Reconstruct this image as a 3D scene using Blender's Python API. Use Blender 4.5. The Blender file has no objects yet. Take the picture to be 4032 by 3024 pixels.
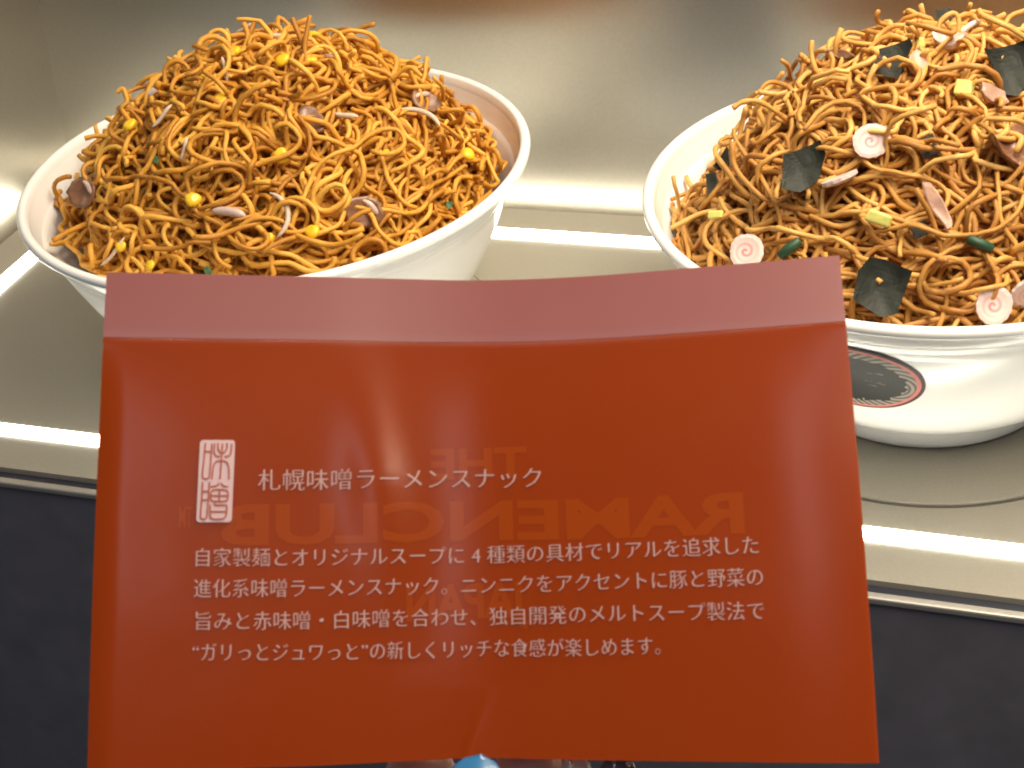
import bpy, bmesh, math, random
import numpy as np
from mathutils import Vector, Matrix

S = bpy.context.scene
COL = S.collection
MM = 0.001
# ------------------------------------------------------------------ camera
cam_d = bpy.data.cameras.new('camera')
cam = bpy.data.objects.new('camera', cam_d)
COL.objects.link(cam)
cr = Vector((0.99291018, -0.06499782, -0.09952214))
cu = Vector((0.11886704, 0.54293432, 0.83132))
cf = Vector((0.0, 0.837256, -0.54681111))
M = Matrix(((cr.x, cu.x, -cf.x, 0), (cr.y, cu.y, -cf.y, 0), (cr.z, cu.z, -cf.z, 0.335276), (0, 0, 0, 1)))
cam.matrix_world = M
cam_d.sensor_width = 36.0
cam_d.lens = 55.21
cam_d.clip_start = 0.01
cam_d.clip_end = 50
cam_d.dof.use_dof = True
cam_d.dof.focus_distance = 0.60
cam_d.dof.aperture_fstop = 70.0
S.camera = cam

# ------------------------------------------------------------------ world, exposure
W = bpy.data.worlds.new('World')
S.world = W
W.use_nodes = True
W.node_tree.nodes['Background'].inputs[0].default_value = (0.80, 0.86, 1.0, 1)
W.node_tree.nodes['Background'].inputs[1].default_value = 0.16
S.view_settings.view_transform = 'Standard'
S.view_settings.look = 'None'
S.view_settings.exposure = 0.0
S.view_settings.gamma = 1.0
S.render.engine = 'CYCLES'
S.cycles.use_denoising = True
S.cycles.filter_width = 1.9
S.cycles.max_bounces = 8
S.cycles.transparent_max_bounces = 8

PSI = -0.3833
CP, SP = math.cos(PSI), math.sin(PSI)
def tray(u, v, z=0.0):
    """case coordinates (u along the front, v into the case), metres"""
    return Vector((CP*u - SP*v, SP*u + CP*v, z))

# ------------------------------------------------------------------ lamps
def area(name, loc, target, sx, sy, power, color):
    d = bpy.data.lights.new(name, 'AREA')
    d.shape = 'RECTANGLE'; d.size = sx; d.size_y = sy
    d.energy = power; d.color = color
    o = bpy.data.objects.new(name, d)
    COL.objects.link(o)
    o.location = loc
    o.rotation_euler = (Vector(target) - Vector(loc)).to_track_quat('-Z', 'Y').to_euler()
    return o
area('case_ceiling_lamp', tray(0.05, 0.53, 0.60), tray(0.02, 0.52, 0.0), 1.00, 0.18, 11.8, (1.0, 0.86, 0.65))
area('store_ceiling_lamp', (0.0, -0.03, 1.85), (0.0, 0.22, 0.1), 1.2, 0.30, 3.6, (0.90, 0.93, 1.0))
area('store_downlight', (0.06, -0.80, 1.80), (0.0, 0.25, 0.15), 0.06, 0.45, 1.15, (0.86, 0.92, 1.0))

# ------------------------------------------------------------------ material helpers
def new_mat(name):
    m = bpy.data.materials.new(name)
    m.use_nodes = True
    nt = m.node_tree
    b = nt.nodes['Principled BSDF']
    return m, nt, b
def simple(name, col, rough=0.5, metal=0.0, spec=0.5, coat=0.0, noise=0.0, nscale=50.0, bump=0.0, bscale=200.0, trans=0.0, sss=0.0):
    m, nt, b = new_mat(name)
    b.inputs['Base Color'].default_value = (*col, 1)
    b.inputs['Roughness'].default_value = rough
    b.inputs['Metallic'].default_value = metal
    b.inputs['Specular IOR Level'].default_value = spec
    b.inputs['Coat Weight'].default_value = coat
    b.inputs['Coat Roughness'].default_value = 0.08
    if trans: b.inputs['Transmission Weight'].default_value = trans
    if sss:
        b.inputs['Subsurface Weight'].default_value = sss
        b.inputs['Subsurface Radius'].default_value = (0.003, 0.0015, 0.0008)
        b.inputs['Subsurface Scale'].default_value = 1.0
    tc = nt.nodes.new('ShaderNodeTexCoord')
    if noise:
        n = nt.nodes.new('ShaderNodeTexNoise'); n.inputs['Scale'].default_value = nscale; n.inputs['Detail'].default_value = 5
        nt.links.new(tc.outputs['Object'], n.inputs['Vector'])
        r = nt.nodes.new('ShaderNodeValToRGB')
        r.color_ramp.elements[0].position = 0.3; r.color_ramp.elements[1].position = 0.7
        r.color_ramp.elements[0].color = (*[c*(1-noise) for c in col], 1)
        r.color_ramp.elements[1].color = (*[min(1, c*(1+noise)) for c in col], 1)
        nt.links.new(n.outputs['Fac'], r.inputs['Fac'])
        nt.links.new(r.outputs['Color'], b.inputs['Base Color'])
    if bump:
        n = nt.nodes.new('ShaderNodeTexNoise'); n.inputs['Scale'].default_value = bscale; n.inputs['Detail'].default_value = 4
        nt.links.new(tc.outputs['Object'], n.inputs['Vector'])
        bp = nt.nodes.new('ShaderNodeBump'); bp.inputs['Strength'].default_value = bump; bp.inputs['Distance'].default_value = 0.0006
        nt.links.new(n.outputs['Fac'], bp.inputs['Height'])
        nt.links.new(bp.outputs['Normal'], b.inputs['Normal'])
    return m

# ------------------------------------------------------------------ mesh helpers
def obj(name, verts, faces, mat, parent=None, smooth=False, mats=None, fmat=None):
    me = bpy.data.meshes.new(name)
    me.from_pydata([tuple(v) for v in verts], [], faces)
    for m in (mats or [mat]): me.materials.append(m)
    if fmat is not None: me.polygons.foreach_set('material_index', fmat)
    if smooth: me.polygons.foreach_set('use_smooth', [True]*len(me.polygons))
    me.update()
    o = bpy.data.objects.new(name, me)
    COL.objects.link(o)
    if parent: o.parent = parent
    return o
def tag(o, label=None, cat=None, group=None, kind=None):
    if label: o['label'] = label
    if cat: o['category'] = cat
    if group: o['group'] = group
    if kind: o['kind'] = kind
    return o
def empty(name, loc=(0, 0, 0)):
    o = bpy.data.objects.new(name, None)
    COL.objects.link(o); o.location = loc
    o.empty_display_size = 0.02
    return o
def box_uv(u0, u1, v0, v1, z0, z1):
    vs = [tray(u, v, z) for z in (z0, z1) for (u, v) in ((u0, v0), (u1, v0), (u1, v1), (u0, v1))]
    fs = [(3, 2, 1, 0), (4, 5, 6, 7), (0, 1, 5, 4), (1, 2, 6, 5), (2, 3, 7, 6), (3, 0, 4, 7)]
    return vs, fs
def bevel(o, w, seg=2):
    md = o.modifiers.new('bevel', 'BEVEL'); md.width = w; md.segments = seg; md.limit_method = 'ANGLE'
    return o
def lathe(prof, n=160):
    vs, fs = [], []
    for (r, z) in prof:
        for i in range(n):
            a = 2*math.pi*i/n
            vs.append((r*math.cos(a), r*math.sin(a), z))
    for j in range(len(prof)-1):
        for i in range(n):
            k = (i+1) % n
            fs.append((j*n+i, j*n+k, (j+1)*n+k, (j+1)*n+i))
    return vs, fs
def tube(points, rad, sides=8, cap=True):
    """round tube through points; rad = number or list"""
    P = [Vector(p) for p in points]
    n = len(P)
    R = rad if isinstance(rad, (list, tuple)) else [rad]*n
    vs, fs = [], []
    t = (P[1]-P[0]).normalized()
    nrm = t.orthogonal().normalized()
    for i in range(n):
        t2 = (P[min(i+1, n-1)] - P[max(i-1, 0)]).normalized()
        q = t.rotation_difference(t2); nrm = (q @ nrm).normalized(); t = t2
        b = t.cross(nrm)
        for k in range(sides):
            a = 2*math.pi*k/sides
            vs.append(P[i] + (nrm*math.cos(a) + b*math.sin(a))*R[i])
    for i in range(n-1):
        for k in range(sides):
            l = (k+1) % sides
            fs.append((i*sides+k, i*sides+l, (i+1)*sides+l, (i+1)*sides+k))
    if cap:
        fs.append(tuple(range(sides-1, -1, -1)))
        fs.append(tuple((n-1)*sides+k for k in range(sides)))
    return vs, fs
def smooth_path(pts, n):
    P = [Vector(p) for p in pts]
    if len(P) == 2: return [P[0].lerp(P[1], i/(n-1)) for i in range(n)]
    Q = [P[0]*2-P[1]] + P + [P[-1]*2-P[-2]]
    out = []
    for i in range(n):
        x = i/(n-1)*(len(P)-1); k = min(int(x), len(P)-2); f = x-k
        a, b, c, d = Q[k:k+4]
        out.append(0.5*((2*b) + (c-a)*f + (2*a-5*b+4*c-d)*f*f + (3*b-a-3*c+d)*f**3))
    return out

# ------------------------------------------------------------------ materials
m_shelf = simple('shelf_laminate', (0.30, 0.278, 0.228), rough=0.42, noise=0.05, nscale=900, bump=0.05, bscale=1500)
m_back = simple('satin_metal', (0.46, 0.43, 0.375), rough=0.31, metal=1.0, noise=0.03, nscale=600, bump=0.04, bscale=900)
m_fascia = simple('dark_fascia', (0.140, 0.136, 0.160), rough=0.45, noise=0.12, nscale=60)
m_trim = simple('edge_trim', (0.40, 0.38, 0.35), rough=0.5, metal=0.6)
m_gap = simple('dark_gap', (0.02, 0.022, 0.035), rough=0.5)
m_seam = simple('disc_seam', (0.10, 0.09, 0.075), rough=0.6)
m_floor = simple('floor_dark', (0.03, 0.03, 0.035), rough=0.5, noise=0.2, nscale=8)
m_bowl = simple('white_plastic', (0.90, 0.895, 0.88), rough=0.22, spec=0.5, noise=0.02, nscale=30, bump=0.03, bscale=400)
def emit(name, col, s):
    m, nt, b = new_mat(name)
    b.inputs['Base Color'].default_value = (0.8, 0.8, 0.8, 1)
    b.inputs['Emission Color'].default_value = (*col, 1)
    b.inputs['Emission Strength'].default_value = s
    return m
m_led = emit('led_diffuser', (1.0, 0.95, 0.78), 18.0)

# ------------------------------------------------------------------ floor and display case
vs = [(-3, -3, -0.9), (3, -3, -0.9), (3, 3, -0.9), (-3, 3, -0.9)]
tag(obj('floor', vs, [(0, 1, 2, 3)], m_floor), kind='structure')

VF, VB = 0.3881, 0.6189            # front edge and back wall
UL, UR = -0.4790, 0.62             # left wall and (out of view) right end
VSF, VSR, USL = 0.4106, 0.5946, -0.4548
case = empty('display_case', tray(0.05, 0.50, -0.9))
tag(case, 'beige lit display counter with satin metal back and dark front under both bowls', 'display case')
def cpart(name, bx, mat, bev=0):
    vs, fs = bx
    vs = [Vector(v) - case.location for v in vs]
    o = obj(name, vs, fs, mat, case)
    if bev: bevel(o, bev)
    return o
cpart('shelf_panel', box_uv(UL, UR, VF, VB, -0.018, 0.0), m_shelf)
# one sheet of satin metal bent round the back left corner
def wall_path(off):
    p = [(UR, VB+off)]
    p.append((UL-off, VB+off))
    return p + [(UL-off, VF+0.02)]
pin, pout = wall_path(0.0), wall_path(0.010)
vs, fs = [], []
nw = len(pin)
for z in (-0.016, 0.55):
    for (u, v) in pin + pout: vs.append(tray(u, v + (0.115*z if v > VF+0.03 else 0), z) - case.location)   # leans back a little
for k in range(nw-1):
    fs += [(k, k+1, 2*nw+k+1, 2*nw+k), (nw+k+1, nw+k, 3*nw+k, 3*nw+k+1), (2*nw+k, 2*nw+k+1, 3*nw+k+1, 3*nw+k)]
fs += [(0, 2*nw, 3*nw, nw), (nw-1, 2*nw-1, 4*nw-1, 3*nw-1)]
o = obj('back_panel', vs, fs, m_back, case, smooth=True)
md = o.modifiers.new('split', 'EDGE_SPLIT'); md.split_angle = math.radians(40)
cpart('edge_gap', box_uv(UL, UR, VF-0.0030, VF-0.0002, -0.018, -0.0022), m_gap)
cpart('edge_trim', box_uv(UL-0.012, UR, VF-0.0066, VF-0.0032, -0.0046, -0.0018), m_trim, 0.0007)
cpart('front_panel', box_uv(UL-0.012, UR, VF-0.0056, VF+0.02, -0.90, -0.0049), m_fascia)
LW = 0.0043
def led(name, bx):
    o = cpart(name, bx, m_led)
    return o
led('led_strip', box_uv(UL+0.004, UR-0.01, VSF-0.0034, VSF+0.0034, -0.003, 0.0006))
led('led_strip', box_uv(USL-LW+0.0, UR-0.01, VSR-LW, VSR+LW, -0.003, 0.0006))
led('led_strip', box_uv(USL-LW, USL+LW, VSF+LW+0.0006, VSR-LW-0.0006, -0.003, 0.0006))

# ------------------------------------------------------------------ bowls
BL = Vector((-0.08151, 0.56618, 0)); BR = Vector((0.15258, 0.48523, 0))
DISC_Z = 0.0012
def disc(loc, label):
    d = empty('turntable', loc); tag(d, label, 'turntable')
    R = 0.0793
    vs, fs = lathe([(0.0002, DISC_Z), (R-0.0009, DISC_Z), (R-0.0005, DISC_Z-0.0004), (R-0.0005, 0.0)], 128)
    obj('disc_top', vs, fs, m_shelf, d, smooth=False)
    vs, fs = lathe([(R-0.0005, 0.0003), (R+0.0004, 0.0003), (R+0.0004, 0.0)], 128)
    obj('disc_seam', vs, fs, m_seam, d)
    return d
disc(BL, 'flat beige disc under the left bowl, mostly hidden behind the packet')
disc(BR, 'flat beige disc with thin dark outline under the right bowl with the label')

RIM_OUT = [(0.0460, 0.0), (0.0478, 0.0003), (0.0484, 0.0012), (0.0490, 0.0092), (0.0496, 0.0101), (0.0515, 0.0108),
           (0.0565, 0.0128), (0.0635, 0.0180), (0.0712, 0.0268), (0.0787, 0.0385), (0.0853, 0.0520), (0.0900, 0.0630),
           (0.0924, 0.0695), (0.0940, 0.0704), (0.0949, 0.0718), (0.0955, 0.0738), (0.0964, 0.0762)]
LIP = [(0.0979 + 0.0021*math.cos(a), 0.0788 + 0.0021*math.sin(a)) for a in [math.radians(x) for x in range(-115, 165, 20)]]
RIM_IN = [(0.0954, 0.0768), (0.0925, 0.0690), (0.0870, 0.0590), (0.0815, 0.0490), (0.074, 0.0370), (0.066, 0.0260),
          (0.058, 0.0180), (0.048, 0.0140), (0.02, 0.0130), (0.0002, 0.0130)]
def bowl(loc, label):
    b = empty('ramen_bowl', loc + Vector((0, 0, DISC_Z))); tag(b, label, 'bowl')
    def sm(prof):   # resample
        return [tuple(p.xy) for p in smooth_path([(r, z, 0) for r, z in prof], len(prof)*3)]
    vs, fs = lathe([(0.0002, 0.002), (0.044, 0.002), (0.0455, 0.0003)] + RIM_OUT[:5], 160)
    o = obj('foot_ring', vs, fs, m_bowl, b, smooth=True)
    vs, fs = lathe(sm(RIM_OUT[4:12]) + RIM_OUT[12:], 192)
    vs2, fs2 = lathe(sm(RIM_IN), 192)
    n = len(vs)
    obj('bowl_wall', vs + vs2, fs + [tuple(i+n for i in f) for f in fs2], m_bowl, b, smooth=True)
    vs, fs = lathe([(0.0962, 0.0757)] + LIP + [(0.0955, 0.0766)], 192)
    obj('rim', vs, fs, m_bowl, b, smooth=True)
    return b
bowl_l = bowl(BL, 'white bowl on the left heaped with corn noodles, partly behind the packet')
bowl_r = bowl(BR, 'white bowl on the right with oval black label, cut off by the frame')

# oval label on the right bowl
def bowl_r_at(z):
    zs = [q[1] for q in RIM_OUT[4:13]]; rs = [q[0] for q in RIM_OUT[4:13]]
    return float(np.interp(z, zs, rs))
m, nt, b = new_mat('oval_label')
b.inputs['Roughness'].default_value = 0.45
b.inputs['Specular IOR Level'].default_value = 0.2
uvn = nt.nodes.new('ShaderNodeUVMap')
L = nt.links
def math_node(op, a, bb=None, nt=nt):
    n = nt.nodes.new('ShaderNodeMath'); n.operation = op
    for i, v in enumerate((a, bb)):
        if v is None: continue
        if isinstance(v, (int, float)): n.inputs[i].default_value = v
        else: nt.links.new(v, n.inputs[i])
    return n.outputs[0]
def mix_col(fac, a, bcol, nt=nt):
    n = nt.nodes.new('ShaderNodeMix'); n.data_type = 'RGBA'
    if isinstance(fac, (int, float)): n.inputs[0].default_value = fac
    else: nt.links.new(fac, n.inputs[0])
    for idx, v in ((6, a), (7, bcol)):
        if isinstance(v, tuple): n.inputs[idx].default_value = (*v, 1)
        else: nt.links.new(v, n.inputs[idx])
    return n.outputs[2]
sep = nt.nodes.new('ShaderNodeSeparateXYZ'); L.new(uvn.outputs['UV'], sep.inputs[0])
X, Y = sep.outputs[0], sep.outputs[1]      # -1..1 in the oval (stored +1)/2
x = math_node('SUBTRACT', math_node('MULTIPLY', X, 2), 1); y = math_node('SUBTRACT', math_node('MULTIPLY', Y, 2), 1)
r = math_node('SQRT', math_node('ADD', math_node('MULTIPLY', x, x), math_node('MULTIPLY', y, y)))
# concentric rings round a point on the right
rx = math_node('SUBTRACT', x, 0.60); ry = math_node('MULTIPLY', math_node('ADD', y, 0.12), 0.75)
rr = math_node('SQRT', math_node('ADD', math_node('MULTIPLY', rx, rx), math_node('MULTIPLY', ry, ry)))
rings = math_node('GREATER_THAN', math_node('SINE', math_node('MULTIPLY', rr, 75)), 0.1)
col = mix_col(rings, (0.36, 0.31, 0.26), (0.10, 0.085, 0.08))
col = mix_col(math_node('LESS_THAN', rr, 0.06), col, (0.75, 0.20, 0.20))
nz = nt.nodes.new('ShaderNodeTexNoise'); nz.inputs['Scale'].default_value = 13; nz.inputs['Detail'].default_value = 6
L.new(uvn.outputs['UV'], nz.inputs['Vector'])
edge = math_node('ADD', math_node('MULTIPLY', math_node('SUBTRACT', nz.outputs['Fac'], 0.5), 0.35), math_node('SQRT', math_node('ADD', math_node('MULTIPLY', math_node('ADD', x, 0.04), math_node('ADD', x, 0.04)), math_node('MULTIPLY', y, math_node('MULTIPLY', y, 1.25)))))
col = mix_col(math_node('LESS_THAN', edge, 0.79), col, (0.007, 0.007, 0.007))
# worn grey lines of small print
st = nt.nodes.new('ShaderNodeTexNoise'); st.inputs['Scale'].default_value = 9; st.inputs['Detail'].default_value = 8
mp = nt.nodes.new('ShaderNodeMapping'); mp.inputs['Scale'].default_value = (0.9, 3.2, 1)
L.new(uvn.outputs['UV'], mp.inputs[0]); L.new(mp.outputs[0], st.inputs['Vector'])
stm = math_node('MULTIPLY', math_node('GREATER_THAN', st.outputs['Fac'], 0.64), math_node('LESS_THAN', edge, 0.62))
col = mix_col(math_node('MULTIPLY', stm, 0.45), col, (0.30, 0.28, 0.26))
col = mix_col(math_node('GREATER_THAN', r, 0.885), col, (0.70, 0.20, 0.17))
col = mix_col(math_node('GREATER_THAN', r, 0.945), col, (0.055, 0.018, 0.024))
L.new(col, b.inputs['Base Color'])
m_label = m
TH0, THW, ZC, ZH = -2.12, 0.265, 0.0513, 0.0157
vs, fs, uv = [], [], []
NR, NA = 10, 72
for i in range(NR+1):
    for k in range(NA):
        q = i/NR; a = 2*math.pi*k/NA
        ex, ez = q*math.cos(a), q*math.sin(a)
        z = ZC + ZH*ez; th = TH0 + THW*ex
        rad = bowl_r_at(z) + 0.0005
        vs.append((rad*math.cos(th), rad*math.sin(th), z)); uv.append(((ex+1)/2, (ez+1)/2))
for i in range(NR):
    for k in range(NA):
        l = (k+1) % NA
        fs.append((i*NA+k, (i+1)*NA+k, (i+1)*NA+l, i*NA+l))
o = obj('oval_label', vs, fs, m_label, bowl_r, smooth=True)
ul = o.data.uv_layers.new(name='UVMap')
for lp in o.data.loops: ul.data[lp.index].uv = uv[lp.vertex_index]
o['label'] = 'oval black label with salmon border and concentric rings'

# ------------------------------------------------------------------ noodles
HR = 0.0811
DOME = {'l': (0.0010, 0.0080, 0.0850, 0.0555, 2.124), 'r': (0.0010, -0.0045, 0.0865, 0.0650, 2.132)}
def dome_z(D, x, y):
    dx, dy, r0, h, a = D
    rr = np.sqrt((x-dx)**2 + (y-dy)**2)/r0
    lump = 0.0017*(np.sin(310*x+40*y+1.3) + np.sin(-120*x+290*y+0.4) + 0.7*np.sin(420*x-330*y+2.0))
    return HR - 0.015 + h*(1 - rr**a) + lump*np.clip(1.15-rr, 0, 1)
def dome_n(D, x, y):
    e = 1e-4
    gx = (dome_z(D, x+e, y) - dome_z(D, x-e, y))/(2*e); gy = (dome_z(D, x, y+e) - dome_z(D, x, y-e))/(2*e)
    n = np.stack([-gx, -gy, np.ones_like(gx)], -1)
    return n/np.linalg.norm(n, axis=-1, keepdims=True)
def strands(D, rng, n, K, length, curl, off0, amp, lift, rad, flip=0.35):
    """wandering curls over a heap: returns centre lines (n,K,3) and radii (n,)"""
    dx, dy, r0, h, a = D
    rs = r0*np.sqrt(rng.uniform(0, 1, n)); th = rng.uniform(0, 2*np.pi, n)
    x, y = dx + rs*np.cos(th), dy + rs*np.sin(th)
    phi = rng.uniform(0, 2*np.pi, n)
    ln = rng.uniform(length[0], length[1], n); ds = ln/K
    def newk(m):
        k = rng.choice([-1, 1], m)/rng.uniform(curl[0], curl[1], m)
        return np.where(rng.uniform(0, 1, m) < 0.28, k*0.12, k)
    kt = newk(n); kc = kt.copy()
    off = rng.uniform(off0[0], off0[1], n)
    f1, f2, p1, p2 = rng.uniform(1.0, 2.5, n), rng.uniform(2.5, 5, n), rng.uniform(0, 6.28, n), rng.uniform(0, 6.28, n)
    am = amp*rng.uniform(0.3, 1.6, n)
    l0 = lift*np.where(rng.uniform(0, 1, n) < 0.25, rng.uniform(0.2, 1, n), 0)
    l1 = lift*np.where(rng.uniform(0, 1, n) < 0.25, rng.uniform(0.2, 1, n), 0)
    out = np.empty((n, K, 3))
    for i in range(K):
        nn = dome_n(D, x, y)
        s = i/(K-1)
        o_ = off + am*(0.65*np.sin(6.28*f1*s + p1) + 0.35*np.sin(6.28*f2*s + p2))
        o_ = o_ + l0*np.clip(1 - s/0.22, 0, 1)**1.5 + l1*np.clip(1 - (1-s)/0.22, 0, 1)**1.5
        out[:, i] = np.stack([x, y, dome_z(D, x, y)], -1) + nn*o_[:, None]
        d = np.stack([np.cos(phi), np.sin(phi), 0*phi], -1)
        t = d - (d*nn).sum(-1, keepdims=True)*nn
        t /= np.linalg.norm(t, axis=-1, keepdims=True)
        x = x + t[:, 0]*ds; y = y + t[:, 1]*ds
        kc = kc + (kt-kc)*0.35
        phi = phi + kc*ds + rng.normal(0, 0.13, n)
        ch = rng.uniform(0, 1, n) < 0.10
        kt = np.where(ch, np.where(rng.uniform(0, 1, n) < flip, -np.sign(kt)*np.abs(newk(n)), np.sign(kt)*np.abs(newk(n))), kt)
        rr = np.hypot(x-dx, y-dy); q = np.where(rr > r0*1.0, r0*1.0/rr, 1)
        x = dx + (x-dx)*q; y = dy + (y-dy)*q
    # keep every strand inside the bowl wall
    rr = np.hypot(out[..., 0], out[..., 1])
    lim = np.interp(out[..., 2], [0.03, 0.049, 0.059, 0.069, 0.0755, 0.082, 0.2], [0.066, 0.0795, 0.0850, 0.0900, 0.0925, 0.2, 0.2])
    q = np.minimum(1, lim/np.maximum(rr, 1e-6)); out[..., 0] *= q; out[..., 1] *= q
    return out, rad*rng.uniform(0.85, 1.15, n)
def tubes_np(P, R, sides, rng):
    n, K, _ = P.shape
    T = np.empty_like(P); T[:, 1:-1] = P[:, 2:] - P[:, :-2]; T[:, 0] = P[:, 1]-P[:, 0]; T[:, -1] = P[:, -1]-P[:, -2]
    T /= np.linalg.norm(T, axis=-1, keepdims=True) + 1e-12
    N = np.cross(T[:, 0], rng.normal(size=(n, 3))); N /= np.linalg.norm(N, axis=-1, keepdims=True)
    V = np.empty((n, K, sides, 3))
    ang = 2*np.pi*np.arange(sides)/sides
    wob = 1 + 0.10*np.sin(np.arange(K)[None]*rng.uniform(0.3, 0.9, (n, 1)) + rng.uniform(0, 6, (n, 1)))
    for i in range(K):
        N = N - (N*T[:, i]).sum(-1, keepdims=True)*T[:, i]; N /= np.linalg.norm(N, axis=-1, keepdims=True) + 1e-12
        B = np.cross(T[:, i], N)
        rr = (R*wob[:, i])[:, None, None]
        V[:, i] = P[:, i][:, None] + rr*(N[:, None]*np.cos(ang)[None, :, None] + B[:, None]*np.sin(ang)[None, :, None])
    idx = np.arange(n*K*sides).reshape(n, K, sides)
    a = idx[:, :-1]; b_ = idx[:, 1:]
    F = np.stack([a, np.roll(a, -1, 2), np.roll(b_, -1, 2), b_], -1).reshape(-1, 4)
    # end caps as two quads each (6 sides)
    c0 = idx[:, 0]; c1 = idx[:, -1]
    caps = np.concatenate([c0[:, [3, 2, 1, 0]], c0[:, [5, 4, 3, 0]], c1[:, [0, 1, 2, 3]], c1[:, [0, 3, 4, 5]]])
    F = np.concatenate([F, caps])
    tint = np.repeat(rng.uniform(0, 1, n), K*sides)
    return V.reshape(-1, 3), F, tint
def noodle_mat(name, ca, cb, cc):
    m, nt, b = new_mat(name)
    at = nt.nodes.new('ShaderNodeAttribute'); at.attribute_name = 'tint'
    r = nt.nodes.new('ShaderNodeValToRGB')
    r.color_ramp.elements[0].color = (*ca, 1); r.color_ramp.elements[1].color = (*cc, 1)
    e = r.color_ramp.elements.new(0.5); e.color = (*cb, 1)
    tc = nt.nodes.new('ShaderNodeTexCoord')
    n = nt.nodes.new('ShaderNodeTexNoise'); n.inputs['Scale'].default_value = 160; n.inputs['Detail'].default_value = 4
    nt.links.new(tc.outputs['Object'], n.inputs['Vector'])
    ad = nt.nodes.new('ShaderNodeMath'); ad.operation = 'MULTIPLY_ADD'; ad.inputs[1].default_value = 0.9; 
    nt.links.new(n.outputs['Fac'], ad.inputs[0])
    su = nt.nodes.new('ShaderNodeMath'); su.operation = 'SUBTRACT'; su.inputs[1].default_value = 0.45
    nt.links.new(at.outputs['Fac'], su.inputs[0]); nt.links.new(su.outputs[0], ad.inputs[2])
    nt.links.new(ad.outputs[0], r.inputs['Fac'])
    nt.links.new(r.outputs['Color'], b.inputs['Base Color'])
    b.inputs['Roughness'].default_value = 0.48
    b.inputs['Specular IOR Level'].default_value = 0.35
    n2 = nt.nodes.new('ShaderNodeTexNoise'); n2.inputs['Scale'].default_value = 1400; n2.inputs['Detail'].default_value = 3
    nt.links.new(tc.outputs['Object'], n2.inputs['Vector'])
    bp = nt.nodes.new('ShaderNodeBump'); bp.inputs['Strength'].default_value = 0.35; bp.inputs['Distance'].default_value = 0.0004
    nt.links.new(n2.outputs['Fac'], bp.inputs['Height']); nt.links.new(bp.outputs['Normal'], b.inputs['Normal'])
    return m
def heap(name, loc, D, seed, layers, stray, rad, mat, label):
    rng = np.random.default_rng(seed)
    Vs, Fs, Ts, base = [], [], [], 0
    for L_ in layers:
        P, R = strands(D, rng, **L_, rad=rad)
        V, F, T = tubes_np(P, R, 6, rng)
        Vs.append(V); Fs.append(F+base); Ts.append(T); base += len(V)
    for pts in stray:
        pp = [Vector(p)*MM for p in pts]
        d = (pp[0]-pp[1]).normalized()
        P = np.array([[tuple(q) for q in smooth_path(pp, 24)]])
        V, F, T = tubes_np(P, np.array([rad]), 6, rng)
        Vs.append(V); Fs.append(F+base); Ts.append(T); base += len(V)
    # filler surface inside the heap, all in the darkest noodle tint
    dx, dy, r0, h, a = D
    rings, seg = 14, 64
    V, F = [], []
    for i in range(rings+1):
        q = i/rings
        for k in range(seg):
            t = 2*math.pi*k/seg
            xx, yy = dx + r0*0.90*q*math.cos(t), dy + r0*0.90*q*math.sin(t)
            V.append((xx, yy, float(dome_z(D, np.array(xx), np.array(yy))) - 0.018))
    for i in range(rings):
        for k in range(seg):
            F.append((base+i*seg+k, base+(i+1)*seg+k, base+(i+1)*seg+(k+1) % seg, base+i*seg+(k+1) % seg))
    Vs.append(np.array(V)); Fs.append(np.array(F)); Ts.append(np.zeros(len(V)))
    V = np.concatenate(Vs); F = np.concatenate(Fs); T = np.concatenate(Ts)
    me = bpy.data.meshes.new(name)
    me.vertices.add(len(V)); me.vertices.foreach_set('co', V.astype(np.float32).ravel())
    me.loops.add(F.size); me.loops.foreach_set('vertex_index', F.astype(np.int32).ravel())
    me.polygons.add(len(F)); me.polygons.foreach_set('loop_start', (np.arange(len(F))*4).astype(np.int32))
    me.polygons.foreach_set('use_smooth', np.ones(len(F), dtype=bool))
    at = me.attributes.new('tint', 'FLOAT', 'POINT'); at.data.foreach_set('value', T.astype(np.float32))
    me.update(calc_edges=True); me.validate()
    me.materials.append(mat)
    o = bpy.data.objects.new(name, me); COL.objects.link(o)
    o.location = loc
    return tag(o, label, 'noodles', kind='stuff')
m_nl = noodle_mat('fried_noodle_amber', (0.46, 0.190, 0.023), (0.68, 0.320, 0.041), (0.84, 0.465, 0.080))
m_nr = noodle_mat('fried_noodle_gold', (0.43, 0.185, 0.038), (0.62, 0.315, 0.072), (0.74, 0.43, 0.125))
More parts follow.
